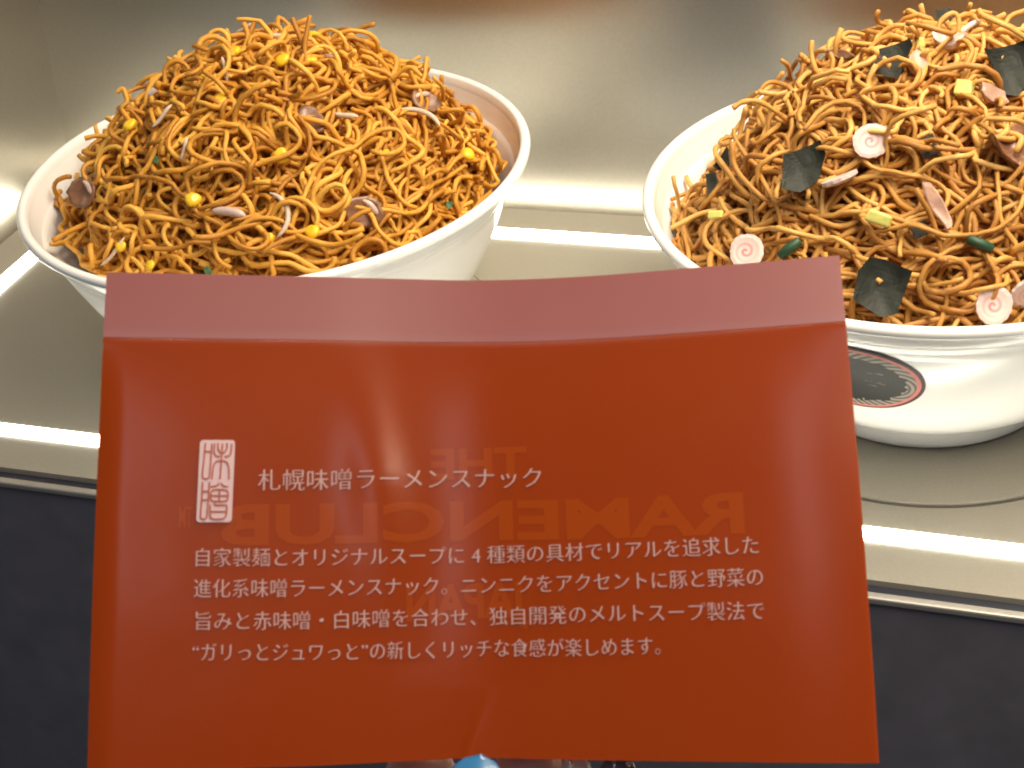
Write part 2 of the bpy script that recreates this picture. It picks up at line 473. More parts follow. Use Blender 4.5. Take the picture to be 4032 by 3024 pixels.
STRAY_L = [
 [(22, -4, 112), (19.8, -0.9, 120.0), (18.4, 3.4, 126.6), (15.7, 8.8, 134.9)], [(15, -6, 112), (19.0, -3.3, 120.0), (19.4, 0.9, 126.4), (22.7, 7.0, 135.7)],
 [(-26, 14, 114), (-25.8, 17.6, 120.5), (-20.4, 20.0, 124.1), (-17.8, 22.5, 128.0), (-13.8, 22.8, 128.4), (-11.3, 21.0, 125.7), (-12.3, 18.3, 121.7), (-14, 12, 115)],
 [(-7, 8, 115), (-5.2, 12.9, 122.9), (-3.1, 16.0, 127.6), (-4.0, 18.7, 131.8)], [(-8, 14, 114), (-5.5, 20.5, 122.1), (-3.0, 23.0, 125.9), (-1.0, 25.1, 129.1)],
 [(24.9, 34.6, 114.4), (30.4, 36.2, 116.9), (36.1, 34.7, 114.6), (39.9, 30.9, 108.7), (40, 26, 104)],
 [(-48, -9, 106), (-51.5, -7.8, 113.5), (-49.2, -6.4, 115.7), (-50.1, -3.7, 119.8), (-52.6, -4.3, 118.9)],
 [(-55, 3, 96), (-62.5, 7.0, 96.9), (-67.3, 7.6, 97.8), (-71.9, 7.3, 97.5)],
 [(-38, 0, 110), (-36.0, 4.6, 116.7), (-35.3, 7.7, 121.5), (-31.1, 9.0, 123.5), (-27.4, 8.0, 121.9), (-26.4, 6.1, 119.0), (-28, 0, 112)],
 [(50, -6, 112), (57.2, -6.3, 115.9), (61.6, -8.4, 112.6)],
 [(-48, -14, 98), (-52.5, -12.5, 102.3), (-56.9, -10.6, 105.1), (-56.4, -8.5, 108.3), (-50.1, -5.8, 112.5), (-44, -6, 110)]]
STRAY_R = [
 [(-30, 8, 112), (-37.2, 10.7, 121.4), (-38.5, 14.6, 127.3), (-37.8, 16.9, 130.9)],
 [(-2, -4, 125), (-0.7, -2.0, 132.6), (0.9, 1.5, 138.0), (5.4, 3.0, 140.2), (7.2, 1.8, 138.4), (6.5, -1.6, 133.2), (7, -5, 126)],
 [(-4.4, 0, 124), (-4.4, 6.3, 135.1), (-3.8, 7.9, 137.6)], [(13.7, 7.4, 136.8), (15.1, 6.0, 134.6), (14.0, 4.6, 132.6), (12, 0, 124)],
 [(7, -6, 124), (4.7, -3.5, 132.4), (3.6, -0.7, 136.8), (2.6, 0.5, 138.6)], [(-50, -4, 112), (-59.2, -3.8, 119.7), (-65.0, -3.2, 120.6), (-69.0, -4.1, 119.2)],
 [(-36, 4, 113), (-45.0, 6.8, 117.6), (-51.9, 6.8, 117.5), (-58.2, 7.6, 118.7)], [(-92.3, -8.9, 79.7), (-88.6, -8.2, 80.8), (-81.3, -6.7, 83.0), (-74, -8, 84)],
 [(8, 2, 128), (13.0, -0.6, 134.7), (19.4, -2.0, 132.6), (25.4, -5.1, 127.8), (30, -8, 118)]]
LAY_L = [dict(n=640, K=44, length=(0.05, 0.11), curl=(0.005, 0.014), off0=(-0.016, -0.008), amp=0.0025, lift=0.0),
         dict(n=430, K=52, length=(0.06, 0.13), curl=(0.0045, 0.013), off0=(-0.009, -0.002), amp=0.0042, lift=0.004),
         dict(n=270, K=56, length=(0.06, 0.14), curl=(0.004, 0.012), off0=(-0.003, 0.003), amp=0.0050, lift=0.012)]
LAY_R = [dict(n=680, K=44, length=(0.07, 0.13), curl=(0.007, 0.020), off0=(-0.016, -0.008), amp=0.0025, lift=0.0),
         dict(n=480, K=48, length=(0.07, 0.15), curl=(0.006, 0.019), off0=(-0.009, -0.002), amp=0.0042, lift=0.003),
         dict(n=280, K=56, length=(0.07, 0.17), curl=(0.006, 0.020), off0=(-0.003, 0.003), amp=0.0052, lift=0.013)]
heap('fried_noodles', BL, DOME['l'], 11, LAY_L, STRAY_L, 0.00095, m_nl, 'tangled amber fried noodles heaped with corn in the left bowl')
heap('fried_noodles', BR, DOME['r'], 23, LAY_R, STRAY_R, 0.00090, m_nr, 'tangled golden fried noodles heaped with black seaweed in the right bowl')

# ------------------------------------------------------------------ toppings
rnd = random.Random(5)
def place(o, base, D, p, out, spin=0.0, tilt=0.0, face=0.35):
    """sit a topping on the heap at p (mm, bowl coordinates); face = how far it turns to the shop front"""
    P = Vector(p)*MM
    n = Vector(dome_n(D, np.array(P.x), np.array(P.y)))
    view = Vector((-0.1, -0.75, 0.6)).normalized()
    z = (n.lerp(view, face)).normalized()
    o.location = base + P + n*out
    q = z.to_track_quat('Z', 'Y')
    o.rotation_euler = (q.to_matrix() @ Matrix.Rotation(spin, 3, 'Z') @ Matrix.Rotation(tilt, 3, 'X')).to_euler()
def ellipsoid(rx, ry, rz, fn=None, u=16, v=10):
    vs, fs = [(0, 0, -rz)], []
    for j in range(1, v):
        a = math.pi*j/v - math.pi/2
        for i in range(u):
            t = 2*math.pi*i/u
            vs.append((rx*math.cos(a)*math.cos(t), ry*math.cos(a)*math.sin(t), rz*math.sin(a)))
    vs.append((0, 0, rz)); n = len(vs)-1
    for i in range(u): fs.append((0, 1+(i+1) % u, 1+i))
    for j in range(v-2):
        for i in range(u):
            a = 1+j*u+i; b_ = 1+j*u+(i+1) % u
            fs.append((a, b_, b_+u, a+u))
    for i in range(u): fs.append((n, 1+(v-2)*u+i, 1+(v-2)*u+(i+1) % u))
    if fn: vs = [fn(Vector(w)) for w in vs]
    return vs, fs
m_corn = simple('corn_yellow', (0.90, 0.56, 0.022), rough=0.28, noise=0.12, nscale=300, sss=0.15)
m_strip = simple('pale_strip', (0.66, 0.52, 0.40), rough=0.45, noise=0.15, nscale=400)
m_meat = simple('brown_meat', (0.24, 0.115, 0.062), rough=0.32, noise=0.3, nscale=300, bump=0.3, bscale=500)
m_fat = simple('pale_fat', (0.62, 0.46, 0.40), rough=0.35, noise=0.12, nscale=300)
m_green = simple('dried_green', (0.045, 0.13, 0.040), rough=0.5, noise=0.4, nscale=600)
m_nori = simple('seaweed_black', (0.019, 0.022, 0.016), rough=0.6, spec=0.35, noise=0.5, nscale=260, bump=0.4, bscale=420)
m_cube = simple('pale_cabbage', (0.78, 0.74, 0.20), rough=0.4, noise=0.15, nscale=300)
m_onion = simple('leek_green', (0.022, 0.070, 0.032), rough=0.5, noise=0.3, nscale=300)
m_pork = simple('cooked_pork', (0.50, 0.30, 0.22), rough=0.42, noise=0.22, nscale=250, bump=0.3, bscale=400)
m_rod = simple('white_rod', (0.80, 0.74, 0.68), rough=0.4)

def corn(p, label, k=1.0, out=0.002):
    sd = rnd.uniform(0, 6.28)
    def fn(w):
        s = 1 - 0.22*(w.y/0.0032)
        dent = 0.0005*math.exp(-((w.x/0.0012)**2+((w.y-0.0008)/0.0014)**2)) if w.z > 0 else 0
        return Vector((w.x*s*(1+0.05*math.sin(3*w.y*900+sd)), w.y, w.z-dent))*k
    vs, fs = ellipsoid(0.0027, 0.0030, 0.0017, fn)
    o = obj('corn_kernel', vs, fs, m_corn, smooth=True)
    place(o, BL, DOME['l'], p, out, rnd.uniform(0, 6.28), rnd.uniform(-0.5, 0.5), 0.4)
    return tag(o, label, 'corn kernel', 'corn kernels on the left noodle heap')
CORN = [((-5.8, 5.3, 121.8), 'bright corn kernel near the peak, leftmost of the three below the top'),
 ((9.9, -5, 119.9), 'bright corn kernel near the peak, middle of the three below the top'),
 ((21.5, -3.1, 117.7), 'bright corn kernel near the peak, rightmost of the three below the top'),
 ((-18.1, -4.8, 118.8), 'small flat corn kernel left of the upper three in the left bowl'),
 ((-13.1, -20.8, 114.7), 'round corn kernel under the long curl left of the heap centre'),
 ((-46.2, -11.1, 105.5), 'corn kernel on the upper left shoulder of the left heap'),
 ((8.4, -43.8, 101.5), 'corn kernel at the very middle of the left heap'),
 ((-23.1, -51.1, 92.5), 'large flat faced corn kernel on the lower left of the left heap'),
 ((16.7, -64.2, 80.6), 'round corn kernel low in the middle, just above the bowl rim'),
 ((2.0, -65.3, 81.8), 'half hidden corn kernel at the end of the pale curved strip'),
 ((72.3, -15, 79.8), 'corn kernel at the far right side of the left heap'),
 ((45.4, -33.7, 93.5), 'sunken corn kernel to the right of the heap centre'),
 ((20, 19.1, 118.9), 'corn kernel at the top beside the forked upright noodles'),
 ((-51.2, -51.5, 77.3), 'small corn kernel at the lower left edge above the rim'),
 ((-40.2, -61.7, 74), 'small corn kernel close to the packet top edge, lower left')]
for i, (p, lb) in enumerate(CORN):
    corn(p, lb, 0.72 if i in (3, 9, 11, 13, 14) else 1.0, 0.0012 if i in (9, 11) else 0.0042)

def strip(p, ln, rad, bend, spin, label, mat=None, tilt=0.0, out=0.0046, base=None, D=None, name='vegetable_strip', cat='strip', group='pale strips on the left noodle heap', flat=1.0):
    n = 14; pts = []
    for i in range(n):
        t = (i/(n-1)-0.5)
        a = bend*t
        if abs(bend) > 0.05: R_ = ln/bend; pts.append((R_*math.sin(a), R_*(1-math.cos(a)), 0.0006*math.sin(5*t)))
        else: pts.append((ln*t, 0, 0.0005*math.sin(6*t)))
    rr = [rad*(1-0.75*abs(2*i/(n-1)-1)**4) for i in range(n)]
    vs, fs = tube(pts, rr, 8)
    vs = [(v[0], v[1], v[2]*flat) for v in vs]
    o = obj(name, vs, fs, mat or m_strip, smooth=True)
    place(o, base or BL, D or DOME['l'], p, out, spin, tilt, 0.5)
    return tag(o, label, cat, group)
strip((-5, 37.6, 118.6), 0.009, 0.0008, 0.1, 0.7, 'straight pale strip slanting up at the top of the left heap')
strip((5.5, 23.3, 120.9), 0.009, 0.0011, 0.2, -0.5, 'pinkish pale strip lying right of the slanting one at the top')
strip((26.4, 0.9, 116.6), 0.010, 0.0009, 0.9, -1.1, 'pale strip running down beside the rightmost upper corn kernel')
strip((-13.2, -3.1, 120), 0.010, 0.0008, 0.3, 1.45, 'thin upright pale sliver left of the peak')
strip((-33, -18.8, 109.8), 0.011, 0.0008, 0.1, 1.0, 'slanting pale strip right of the left shoulder corn kernel')
strip((58.3, -9.8, 95.1), 0.019, 0.0010, -1.6, -0.9, 'long arched pale strip on the right side of the left heap')
strip((30.7, -27.2, 105.7), 0.009, 0.0010, 0.1, -0.5, 'short yellowish strip above the dark hollow right of centre')
strip((9.7, -59.6, 86.8), 0.021, 0.0010, -2.3, -1.5, 'pale C shaped strip low in the middle of the left heap')
strip((-10.4, -57.9, 88.7), 0.013, 0.0017, -0.5, -0.25, 'thick pinkish white strip low left of the C shaped one', m_fat)
strip((-25.8, -34.2, 104.6), 0.008, 0.0008, 0.1, 1.2, 'small pale sliver in the hollow left of the heap centre')
strip((-53.8, -51.5, 75), 0.014, 0.0007, 0.5, 0.9, 'thin pale strip at the lower left beside a small corn kernel')
strip((-39.6, 2.3, 112.1), 0.005, 0.0012, 0.1, 0.4, 'short white bit on the upper left outline of the left heap', m_rod)

def slab(poly, th, mat, name, curl=0.0, puff=0.0, rough=0.0):
    """flat irregular piece: polygon outline filled with rings, given thickness and a curl"""
    n = len(poly); rings = 5
    vs, fs = [], []
    def warp(x, y): return curl*(x*x)*60 + puff*(y*y)*60 + rough*math.sin(x*900+y*400)
    for side in (1, -1):
        for i in range(rings+1):
            q = 1 - i/rings if i < rings else 0.02
            edge = th/2*(1 if i > 0 else 0.55)
            for (x, y) in poly:
                vs.append((x*q, y*q, side*edge + warp(x*q, y*q)))
    m_ = (rings+1)*n
    for s in (0, 1):
        for i in range(rings):
            for k in range(n):
                l = (k+1) % n
                f = (s*m_+i*n+k, s*m_+i*n+l, s*m_+(i+1)*n+l, s*m_+(i+1)*n+k)
                fs.append(f if s == 0 else f[::-1])
    for k in range(n):
        l = (k+1) % n
        fs.append((k, m_+k, m_+l, l))
    fs.append(tuple(rings*n+k for k in range(n))); fs.append(tuple(m_+rings*n+k for k in reversed(range(n))))
    return obj(name, vs, fs, mat, smooth=False)
def blob_poly(rx, ry, n, jit, seed):
    r_ = random.Random(seed)
    return [((rx*(1+r_.uniform(-jit, jit)))*math.cos(2*math.pi*k/n), (ry*(1+r_.uniform(-jit, jit)))*math.sin(2*math.pi*k/n)) for k in range(n)]
def densify(poly, m=4):
    out = []
    for i in range(len(poly)):
        a, b_ = poly[i], poly[(i+1) % len(poly)]
        for k in range(m): out.append((a[0]+(b_[0]-a[0])*k/m, a[1]+(b_[1]-a[1])*k/m))
    return out
def meat(p, rx, ry, spin, label, seed):
    o = slab(blob_poly(rx, ry, 18, 0.08, seed), 0.0022, m_meat, 'meat_slice', 1.0, 0.6)
    o.data.polygons.foreach_set('use_smooth', [True]*len(o.data.polygons))
    vs, fs = tube(smooth_path([(-rx*0.1, ry*0.75, 0.0013), (rx*0.35, ry*0.45, 0.0019), (rx*0.75, -ry*0.1, 0.0019)], 8), [0.0005, 0.0008, 0.0010, 0.0011, 0.0011, 0.0012, 0.0012, 0.0008], 8)
    f = obj('fat_streak', vs, fs, m_fat, o, smooth=True)
    place(o, BL, DOME['l'], p, 0.0012, spin, 0.2, 0.5)
    return tag(o, label, 'meat slice', 'meat slices on the left noodle heap')
meat((-70, -15.4, 84.2), 0.0065, 0.0062, 0.2, 'brown meat slice with white streak at the far left edge of the noodles', 1)
meat((35.1, -55.4, 82.3), 0.0070, 0.0060, -0.3, 'brown meat slice with white fat low on the right of the left heap', 2)
meat((20.4, -30.1, 107.9), 0.0065, 0.0045, 2.2, 'dark meat slice sunk in the hollow right of the heap centre', 3)
meat((60.1, 3.3, 96.1), 0.0045, 0.0065, 0.9, 'greyish meat slice beside the arched strip at upper right of the left heap', 4)

def green(p, k, label):
    o = slab(blob_poly(0.0016*k, 0.0011*k, 9, 0.25, int(k*100)+len(label)), 0.0006, m_green, 'green_flake', 3.0)
    place(o, BL, DOME['l'], p, 0.0022, rnd.uniform(0, 6), 0.2, 0.6)
    return tag(o, label, 'green flake', 'green flakes on the left noodle heap')
green((-3.1, -15.5, 117.7), 1.1, 'tiny green flake on the upper middle of the left heap')
green((-37, -32.2, 101), 1.0, 'tiny green flake on the left half, right of another flake')
green((-61.2, -14, 93), 0.9, 'tiny green flake just above the leftmost meat slice')
green((-76.5, -6.1, 79), 1.2, 'tiny green flake at the extreme left edge of the noodles')
green((65.1, -39.5, 72.9), 1.1, 'tiny green flake at the lower right near the bowl rim')
green((-20.3, -69.7, 73.6), 1.2, 'tiny green flake low beside the packet top edge')

# --- right bowl
m, nt, b = new_mat('fish_cake')
tc = nt.nodes.new('ShaderNodeTexCoord'); sp = nt.nodes.new('ShaderNodeSeparateXYZ'); nt.links.new(tc.outputs['Object'], sp.inputs[0])
MN = lambda op, a, c=None: math_node(op, a, c, nt)
xx, yy = MN('MULTIPLY', sp.outputs[0], 1000), MN('MULTIPLY', sp.outputs[1], 1000)
rr = MN('SQRT', MN('ADD', MN('MULTIPLY', xx, xx), MN('MULTIPLY', yy, yy)))
an = MN('ARCTAN2', yy, xx)
spi = MN('SINE', MN('SUBTRACT', MN('MULTIPLY', rr, 3.1), an))
fac = MN('MULTIPLY', MN('SMOOTH_MIN', MN('MULTIPLY', MN('ADD', spi, 0.35), 0.8), 1.0), MN('MULTIPLY', MN('SUBTRACT', 4.4, rr), 0.33))
cl = nt.nodes.new('ShaderNodeClamp'); nt.links.new(fac, cl.inputs[0])
nt.links.new(mix_col(cl.outputs[0], (0.72, 0.55, 0.50), (0.56, 0.22, 0.24), nt), b.inputs['Base Color'])
b.inputs['Roughness'].default_value = 0.5
b.inputs['Subsurface Weight'].default_value = 0.1
b.inputs['Subsurface Radius'].default_value = (0.002, 0.001, 0.001)
m_naruto = m
def naruto(p, spin, tilt, face, label, seed, k=1.0, out=0.003):
    r_ = random.Random(seed); n = 90
    poly = [(k*0.0059*(1+0.016*math.sin(15*t)+0.03*math.sin(3*t+seed*2)+r_.uniform(-0.012, 0.012)+0.06*math.cos(t-1+seed))*math.cos(t), k*0.0055*(1+0.016*math.sin(15*t)+0.03*math.sin(2*t+seed)+0.06*math.cos(t-1+seed))*math.sin(t)) for t in [2*math.pi*i/n for i in range(n)]]
    o = slab(poly, 0.0020, m_naruto, 'fish_cake_slice', 0.4, 0.3)
    place(o, BR, DOME['r'], p, out, spin, tilt, face)
    return tag(o, label, 'fish cake', 'pink swirl fish cakes on the right noodle heap')
naruto((-31.7, -38.4, 116.1), 0.3, 0, 0.75, 'pink swirl fish cake facing out high on the right heap', 1)
naruto((-6.6, -84.7, 81.0), 1.2, 0.1, 0.7, 'pink swirl fish cake just above the rim near the right edge', 2)
naruto((-70.1, -41.2, 83.9), 2.0, 0.1, 0.6, 'pale fish cake cut off by the packet corner', 3)
naruto((-41.2, -43.9, 107.5), 0.45, -1.25, 0.75, 'fish cake seen edge on right of the big middle seaweed', 4, 1.0, 0.002)
naruto((5.5, -83.0, 83.5), 0.2, 0.9, 0.5, 'pale fish cake sliver at the right edge of the frame', 5, 1.0, 0.001)
def pork(p, rx, ry, spin, tilt, label, seed, th=0.0022, out=0.0025, mat=None):
    o = slab(blob_poly(rx, ry, 14, 0.16, seed), th, mat or m_pork, 'pork_piece', 1.5, 0.5, 0.0002)
    place(o, BR, DOME['r'], p, out, spin, tilt, 0.5)
    return tag(o, label, 'pork piece', 'pork pieces on the right noodle heap')
pork((2.7, -6.9, 131.3), 0.0055, 0.0032, 0.1, 0.0, 'pinkish pale pork piece at the top of the right heap', 1, 0.003, 0.003, m_fat)
pork((-12.4, -16.6, 129.6), 0.0030, 0.0055, -0.6, 0.0, 'light brown pork piece right of the topmost seaweed', 2)
pork((6.3, -34.4, 125.1), 0.0026, 0.0052, 0.7, 0.1, 'pinkish pork sliver right of the yellow cabbage bit', 3)
pork((9.5, -50.5, 114.2), 0.0125, 0.0072, 0.0, -0.3, 'large brown pork slice at the right edge with pale top', 4, 0.0020, 0.0005, m_meat)
pork((-17, -62.8, 104.3), 0.0022, 0.0085, 0.55, 0.1, 'long brown pork strip in the middle of the right heap', 5)
pork((-27, 8.5, 125.7), 0.0050, 0.0016, 0.05, 0.3, 'dark brown pork edge on the upper left outline of the right heap', 6, 0.0025, 0.003, m_meat)
strip((12.8, 3.2, 130), 0.0095, 0.0010, 0.0, 0.75, 'white stick slanting up at the top of the right heap', m_rod, 0, 0.005, BR, DOME['r'], 'white_stick', 'vegetable stick', None)
def nori(p, poly, spin, tilt, label, face=0.6, out=0.0035, curl=0.8):
    o = slab(densify([(a*MM, c*MM) for a, c in poly], 4), 0.0004, m_nori, 'seaweed_piece', curl, 0.5, 0.00012)
    place(o, BR, DOME['r'], p, out, spin, tilt, face)
    return tag(o, label, 'seaweed', 'black seaweed pieces on the right noodle heap')
nori((-18.4, -12.7, 129.1), [(-3.5, 4.5), (6, 6.8), (7, 4.5), (2.5, -5.8), (-2, -4.8), (-3.4, -3.5), (-8, -4.8), (-3, 2.4)], 0.0, 0, 'kite shaped black seaweed near the top of the right heap', 0.8, 0.004)
nori((16.9, -24.7, 126.8), [(-8.5, 6), (4.5, 9), (7, -1), (1.5, -10), (-3, -9), (-5.5, 1)], 0.0, 0, 'black seaweed at the upper right under a straight noodle', 0.8, 0.003)
nori((-50.3, -33.4, 106.8), [(-6.5, 4), (5, 8.2), (6.8, 4), (4.5, -4.5), (-1, -8.5), (-6.8, -7.5)], 0.0, 0, 'large grey black seaweed in the left middle of the right heap', 0.85, 0.0028)
nori((-69.1, 1.8, 95.6), [(-3.4, -2.5), (0.5, 4.8), (2.8, 2.5), (2.2, -2), (-1.2, -3.6)], 0.0, 0, 'small upper seaweed scrap at the left side of the right heap', 0.8, 0.003)
nori((-74.4, -2, 89.8), [(-2.2, 2.8), (1.4, 3.5), (2.4, 0), (-0.6, -5)], 0.0, 0, 'small lower seaweed scrap at the left side of the right heap', 0.8, 0.003)
nori((-35.6, -73.9, 85.1), [(-3.4, 9.0), (1.0, 8.2), (9.0, 4.2), (4.4, -8.6), (-0.4, -9.4), (-8.6, -4.0), (-7.0, 4.6)], 0.0, 0, 'biggest black seaweed, right beside the packet corner', 0.85, 0.004)
nori((-23.1, -65.5, 99.4), [(-3, 2.2), (2.4, 2.4), (3.2, -2), (-2, -2.5)], 0.3, 0, 'dark seaweed scrap in a hollow right of the pale green cube', 0.7, 0.0)
nori((10, 21, 126.6), [(-2.5, 5), (2.5, 5), (2.8, -4), (-2, -5)], 0.1, 0, 'dark seaweed scrap inside the topmost noodle loop', 0.9, 0.003)
nori((-15.9, -46.3, 117.1), [(-3, 3), (3, 3.4), (2.6, -3.2), (-2.5, -3)], 0.4, 0, 'dark green seaweed scrap right of the upper fish cake', 0.7, 0.0005)
def cube(p, sx, sy, sz, spin, label):
    vs = [(x*sx*rnd.uniform(.8, 1.15), y*sy*rnd.uniform(.8, 1.15), z*sz*rnd.uniform(.6, 1.2)) for z in (-1, 1) for (x, y) in ((-1, -1), (1, -1), (1, 1), (-1, 1))]
    fs = [(3, 2, 1, 0), (4, 5, 6, 7), (0, 1, 5, 4), (1, 2, 6, 5), (2, 3, 7, 6), (3, 0, 4, 7)]
    o = obj('cabbage_bit', vs, fs, m_cube); bevel(o, 0.0009, 3)
    place(o, BR, DOME['r'], p, 0.003, spin, 0.2, 0.6)
    return tag(o, label, 'cabbage bit', 'pale yellow cabbage bits on the right noodle heap')
cube((-6, -4, 131.3), 0.0022, 0.0020, 0.0018, 0.4, 'pale yellow cabbage bit at the top left of the peak')
cube((1.5, -31.6, 126.5), 0.0027, 0.0027, 0.0022, 0.2, 'chunky yellow cabbage bit below the peak beside a pork sliver')
cube((-75.9, -18.1, 86.3), 0.0028, 0.0013, 0.0010, 0.3, 'thin yellow green cabbage bit at the lower left of the right heap')
cube((-33.4, -59.2, 100.9), 0.0038, 0.0019, 0.0015, -0.35, 'long pale cabbage bit in the middle of the right heap')
def onion(p, spin, label):
    vs, fs = tube([(-0.0042, 0, 0), (-0.0036, 0, 0), (0, 0, 0.0004), (0.0036, 0, 0), (0.0042, 0, 0)], [0.0010, 0.0015, 0.0017, 0.0015, 0.0010], 12)
    o = obj('leek_ring', vs, fs, m_onion, smooth=True)
    place(o, BR, DOME['r'], p, 0.002, spin, 0, 0.6)
    return tag(o, label, 'leek piece', 'green leek pieces on the right noodle heap')
onion((-58.8, -50.6, 89.3), 0.8, 'dark green leek piece just above the packet corner')
onion((-7.3, -72.6, 95.8), -0.5, 'dark green leek piece on the lower right of the right heap')

# ------------------------------------------------------------------ the red packet (a bent sheet of film, control points in mm)
GRID = np.array([
[(-84.6,204.7,129.2),(-70.8,205.4,126.6),(-56.9,206.1,124.1),(-42.7,206.8,121.6),(-28.2,207.4,119.6),(-13.6,207.1,118.3),(1.0,205.0,117.6),(15.4,202.7,117.3),(29.6,200.3,117.2),(43.6,197.8,117.2),(57.5,195.4,117.3)],
[(-83.4,215.4,139.3),(-69.6,216.2,136.7),(-55.6,216.8,134.2),(-41.4,217.5,131.7),(-26.9,218.1,129.6),(-12.3,217.6,128.2),(2.3,215.6,127.5),(16.8,213.3,127.3),(31.1,211.0,127.3),(45.2,208.6,127.4),(59.1,206.2,127.5)],
[(-82.1,226.4,149.7),(-68.3,227.1,147.1),(-54.3,227.8,144.5),(-40.1,228.4,142.0),(-25.6,229.0,139.8),(-11.0,228.5,138.3),(3.7,226.5,137.7),(18.2,224.2,137.6),(32.5,221.9,137.7),(46.7,219.6,137.8),(60.6,217.3,138.0)],
[(-80.7,237.6,160.3),(-66.9,238.4,157.7),(-52.9,239.1,155.1),(-38.7,239.7,152.6),(-24.2,240.1,150.3),(-9.6,239.6,148.7),(5.1,237.6,148.1),(19.6,235.4,148.0),(33.9,233.2,148.2),(48.1,230.9,148.5),(62.1,228.7,148.8)],
[(-79.2,249.2,171.1),(-65.4,249.9,168.6),(-51.4,250.6,166.0),(-37.2,251.2,163.4),(-22.8,251.6,161.1),(-8.2,250.9,159.4),(6.4,249.0,158.8),(21.0,246.8,158.8),(35.3,244.7,159.1),(49.5,242.5,159.5),(63.5,240.3,159.8)],
[(-77.6,261.0,182.3),(-63.8,261.7,179.7),(-49.9,262.4,177.1),(-35.7,263.0,174.5),(-21.3,263.3,172.0),(-6.8,262.6,170.3),(7.8,260.7,169.7),(22.3,258.6,169.8),(36.7,256.5,170.2),(50.8,254.4,170.7),(64.8,252.3,171.2)],
[(-76.7,276.2,192.1),(-62.8,276.9,189.5),(-48.8,277.6,186.8),(-34.5,278.1,184.2),(-20.0,278.4,181.6),(-5.4,277.6,179.7),(9.4,275.7,179.2),(24.0,273.6,179.4),(38.4,271.7,179.9),(52.7,269.6,180.5),(66.8,267.6,181.1)]])*MM
T_SEAL = 0.871
def _cr(P, x):
    """Catmull-Rom along axis 0 of P at x in 0..len-1"""
    n = len(P); k = int(min(max(math.floor(x), 0), n-2)); f = x-k
    g = lambda i: P[i] if 0 <= i < n else (2*P[0]-P[1] if i < 0 else 2*P[n-1]-P[n-2])
    a, b_, c, d = g(k-1), g(k), g(k+1), g(k+2)
    return 0.5*((2*b_) + (c-a)*f + (2*a-5*b_+4*c-d)*f*f + (3*b_-a-3*c+d)*f**3)
PK_O = Vector((-0.0136, 0.2071, 0.1183))       # bottom middle of the packet
TK = [0, 1/6, 2/6, 3/6, 4/6, 5/6, 1.0]
def film(s, t):
    rows = np.array([_cr(GRID[j], s*10) for j in range(7)])
    if t <= 5/6:
        return Vector(_cr(rows[:6], t*6)) - PK_O
    # straight, slightly folded seal band above the pouch
    fold = rows[5] + (rows[5]-rows[4])*((T_SEAL-5/6)*6*0.985)
    if t <= T_SEAL: f = (t-5/6)/(T_SEAL-5/6); return Vector(rows[5]*(1-f)+fold*f) - PK_O
    f = (t-T_SEAL)/(1-T_SEAL); return Vector(fold*(1-f)+rows[6]*f) - PK_O
def film_n(s, t):
    e = 0.004
    a = film(min(s+e, 1), t)-film(max(s-e, 0), t); c = film(s, min(t+e, 1))-film(s, max(t-e, 0))
    return a.cross(c).normalized()
# tabulate for speed
NS, NT = 121, 81
TAB = [[film(i/(NS-1), j/(NT-1)) for i in range(NS)] for j in range(NT)]
NTAB = [[film_n(i/(NS-1), j/(NT-1)) for i in range(NS)] for j in range(NT)]
def look(T, s, t):
    x = min(max(s, 0), 1)*(NS-1); y = min(max(t, 0), 1)*(NT-1)
    i = min(int(x), NS-2); j = min(int(y), NT-2); f = x-i; g = y-j
    return (T[j][i]*(1-f)+T[j][i+1]*f)*(1-g) + (T[j+1][i]*(1-f)+T[j+1][i+1]*f)*g
def crease(s, t):
    # sharp pinch line running up from the thumb
    s0 = 0.478 + 0.22*t
    k = max(0.0, 1 - t/0.15)
    d = (s-s0)/0.012
    return 0.0003*k*(math.tanh(d*1.2))*math.exp(-abs(s-s0)/0.10) + 0.00045*k*math.exp(-((s-s0)/0.007)**2)
def pk(s, t, off=0.0):
    """point on the front film, off metres towards the viewer; the film bulges a little between its seals"""
    e = min(s, 1-s); w = min(1, e/(0.035 if s < 0.5 else 0.12)); v = min(1, max(0, (T_SEAL-t))/0.30)
    bulge = (0.0008 if s < 0.5 else 0.0008)*(1-(1-w)**2)*(1-(1-v)**2)*(1 if t < T_SEAL else 0) + 0.0004
    # soft vertical roll left of the middle
    bulge += 0.0008*math.exp(-((s-0.345-0.08*(T_SEAL-t))/0.042)**2)*min(1, max(0, T_SEAL-t)/0.30)*min(1, max(0, t-0.2)/0.4)
    return look(TAB, s, t) + look(NTAB, s, t)*(bulge + off + crease(s, t))
def pk_back(s, t):
    e = min(s, 1-s); w = min(1, e/0.06); v = min(1, max(0, (T_SEAL-t))/0.05)
    return look(TAB, s, t) - look(NTAB, s, t)*(0.0007*w*v + 0.0002)

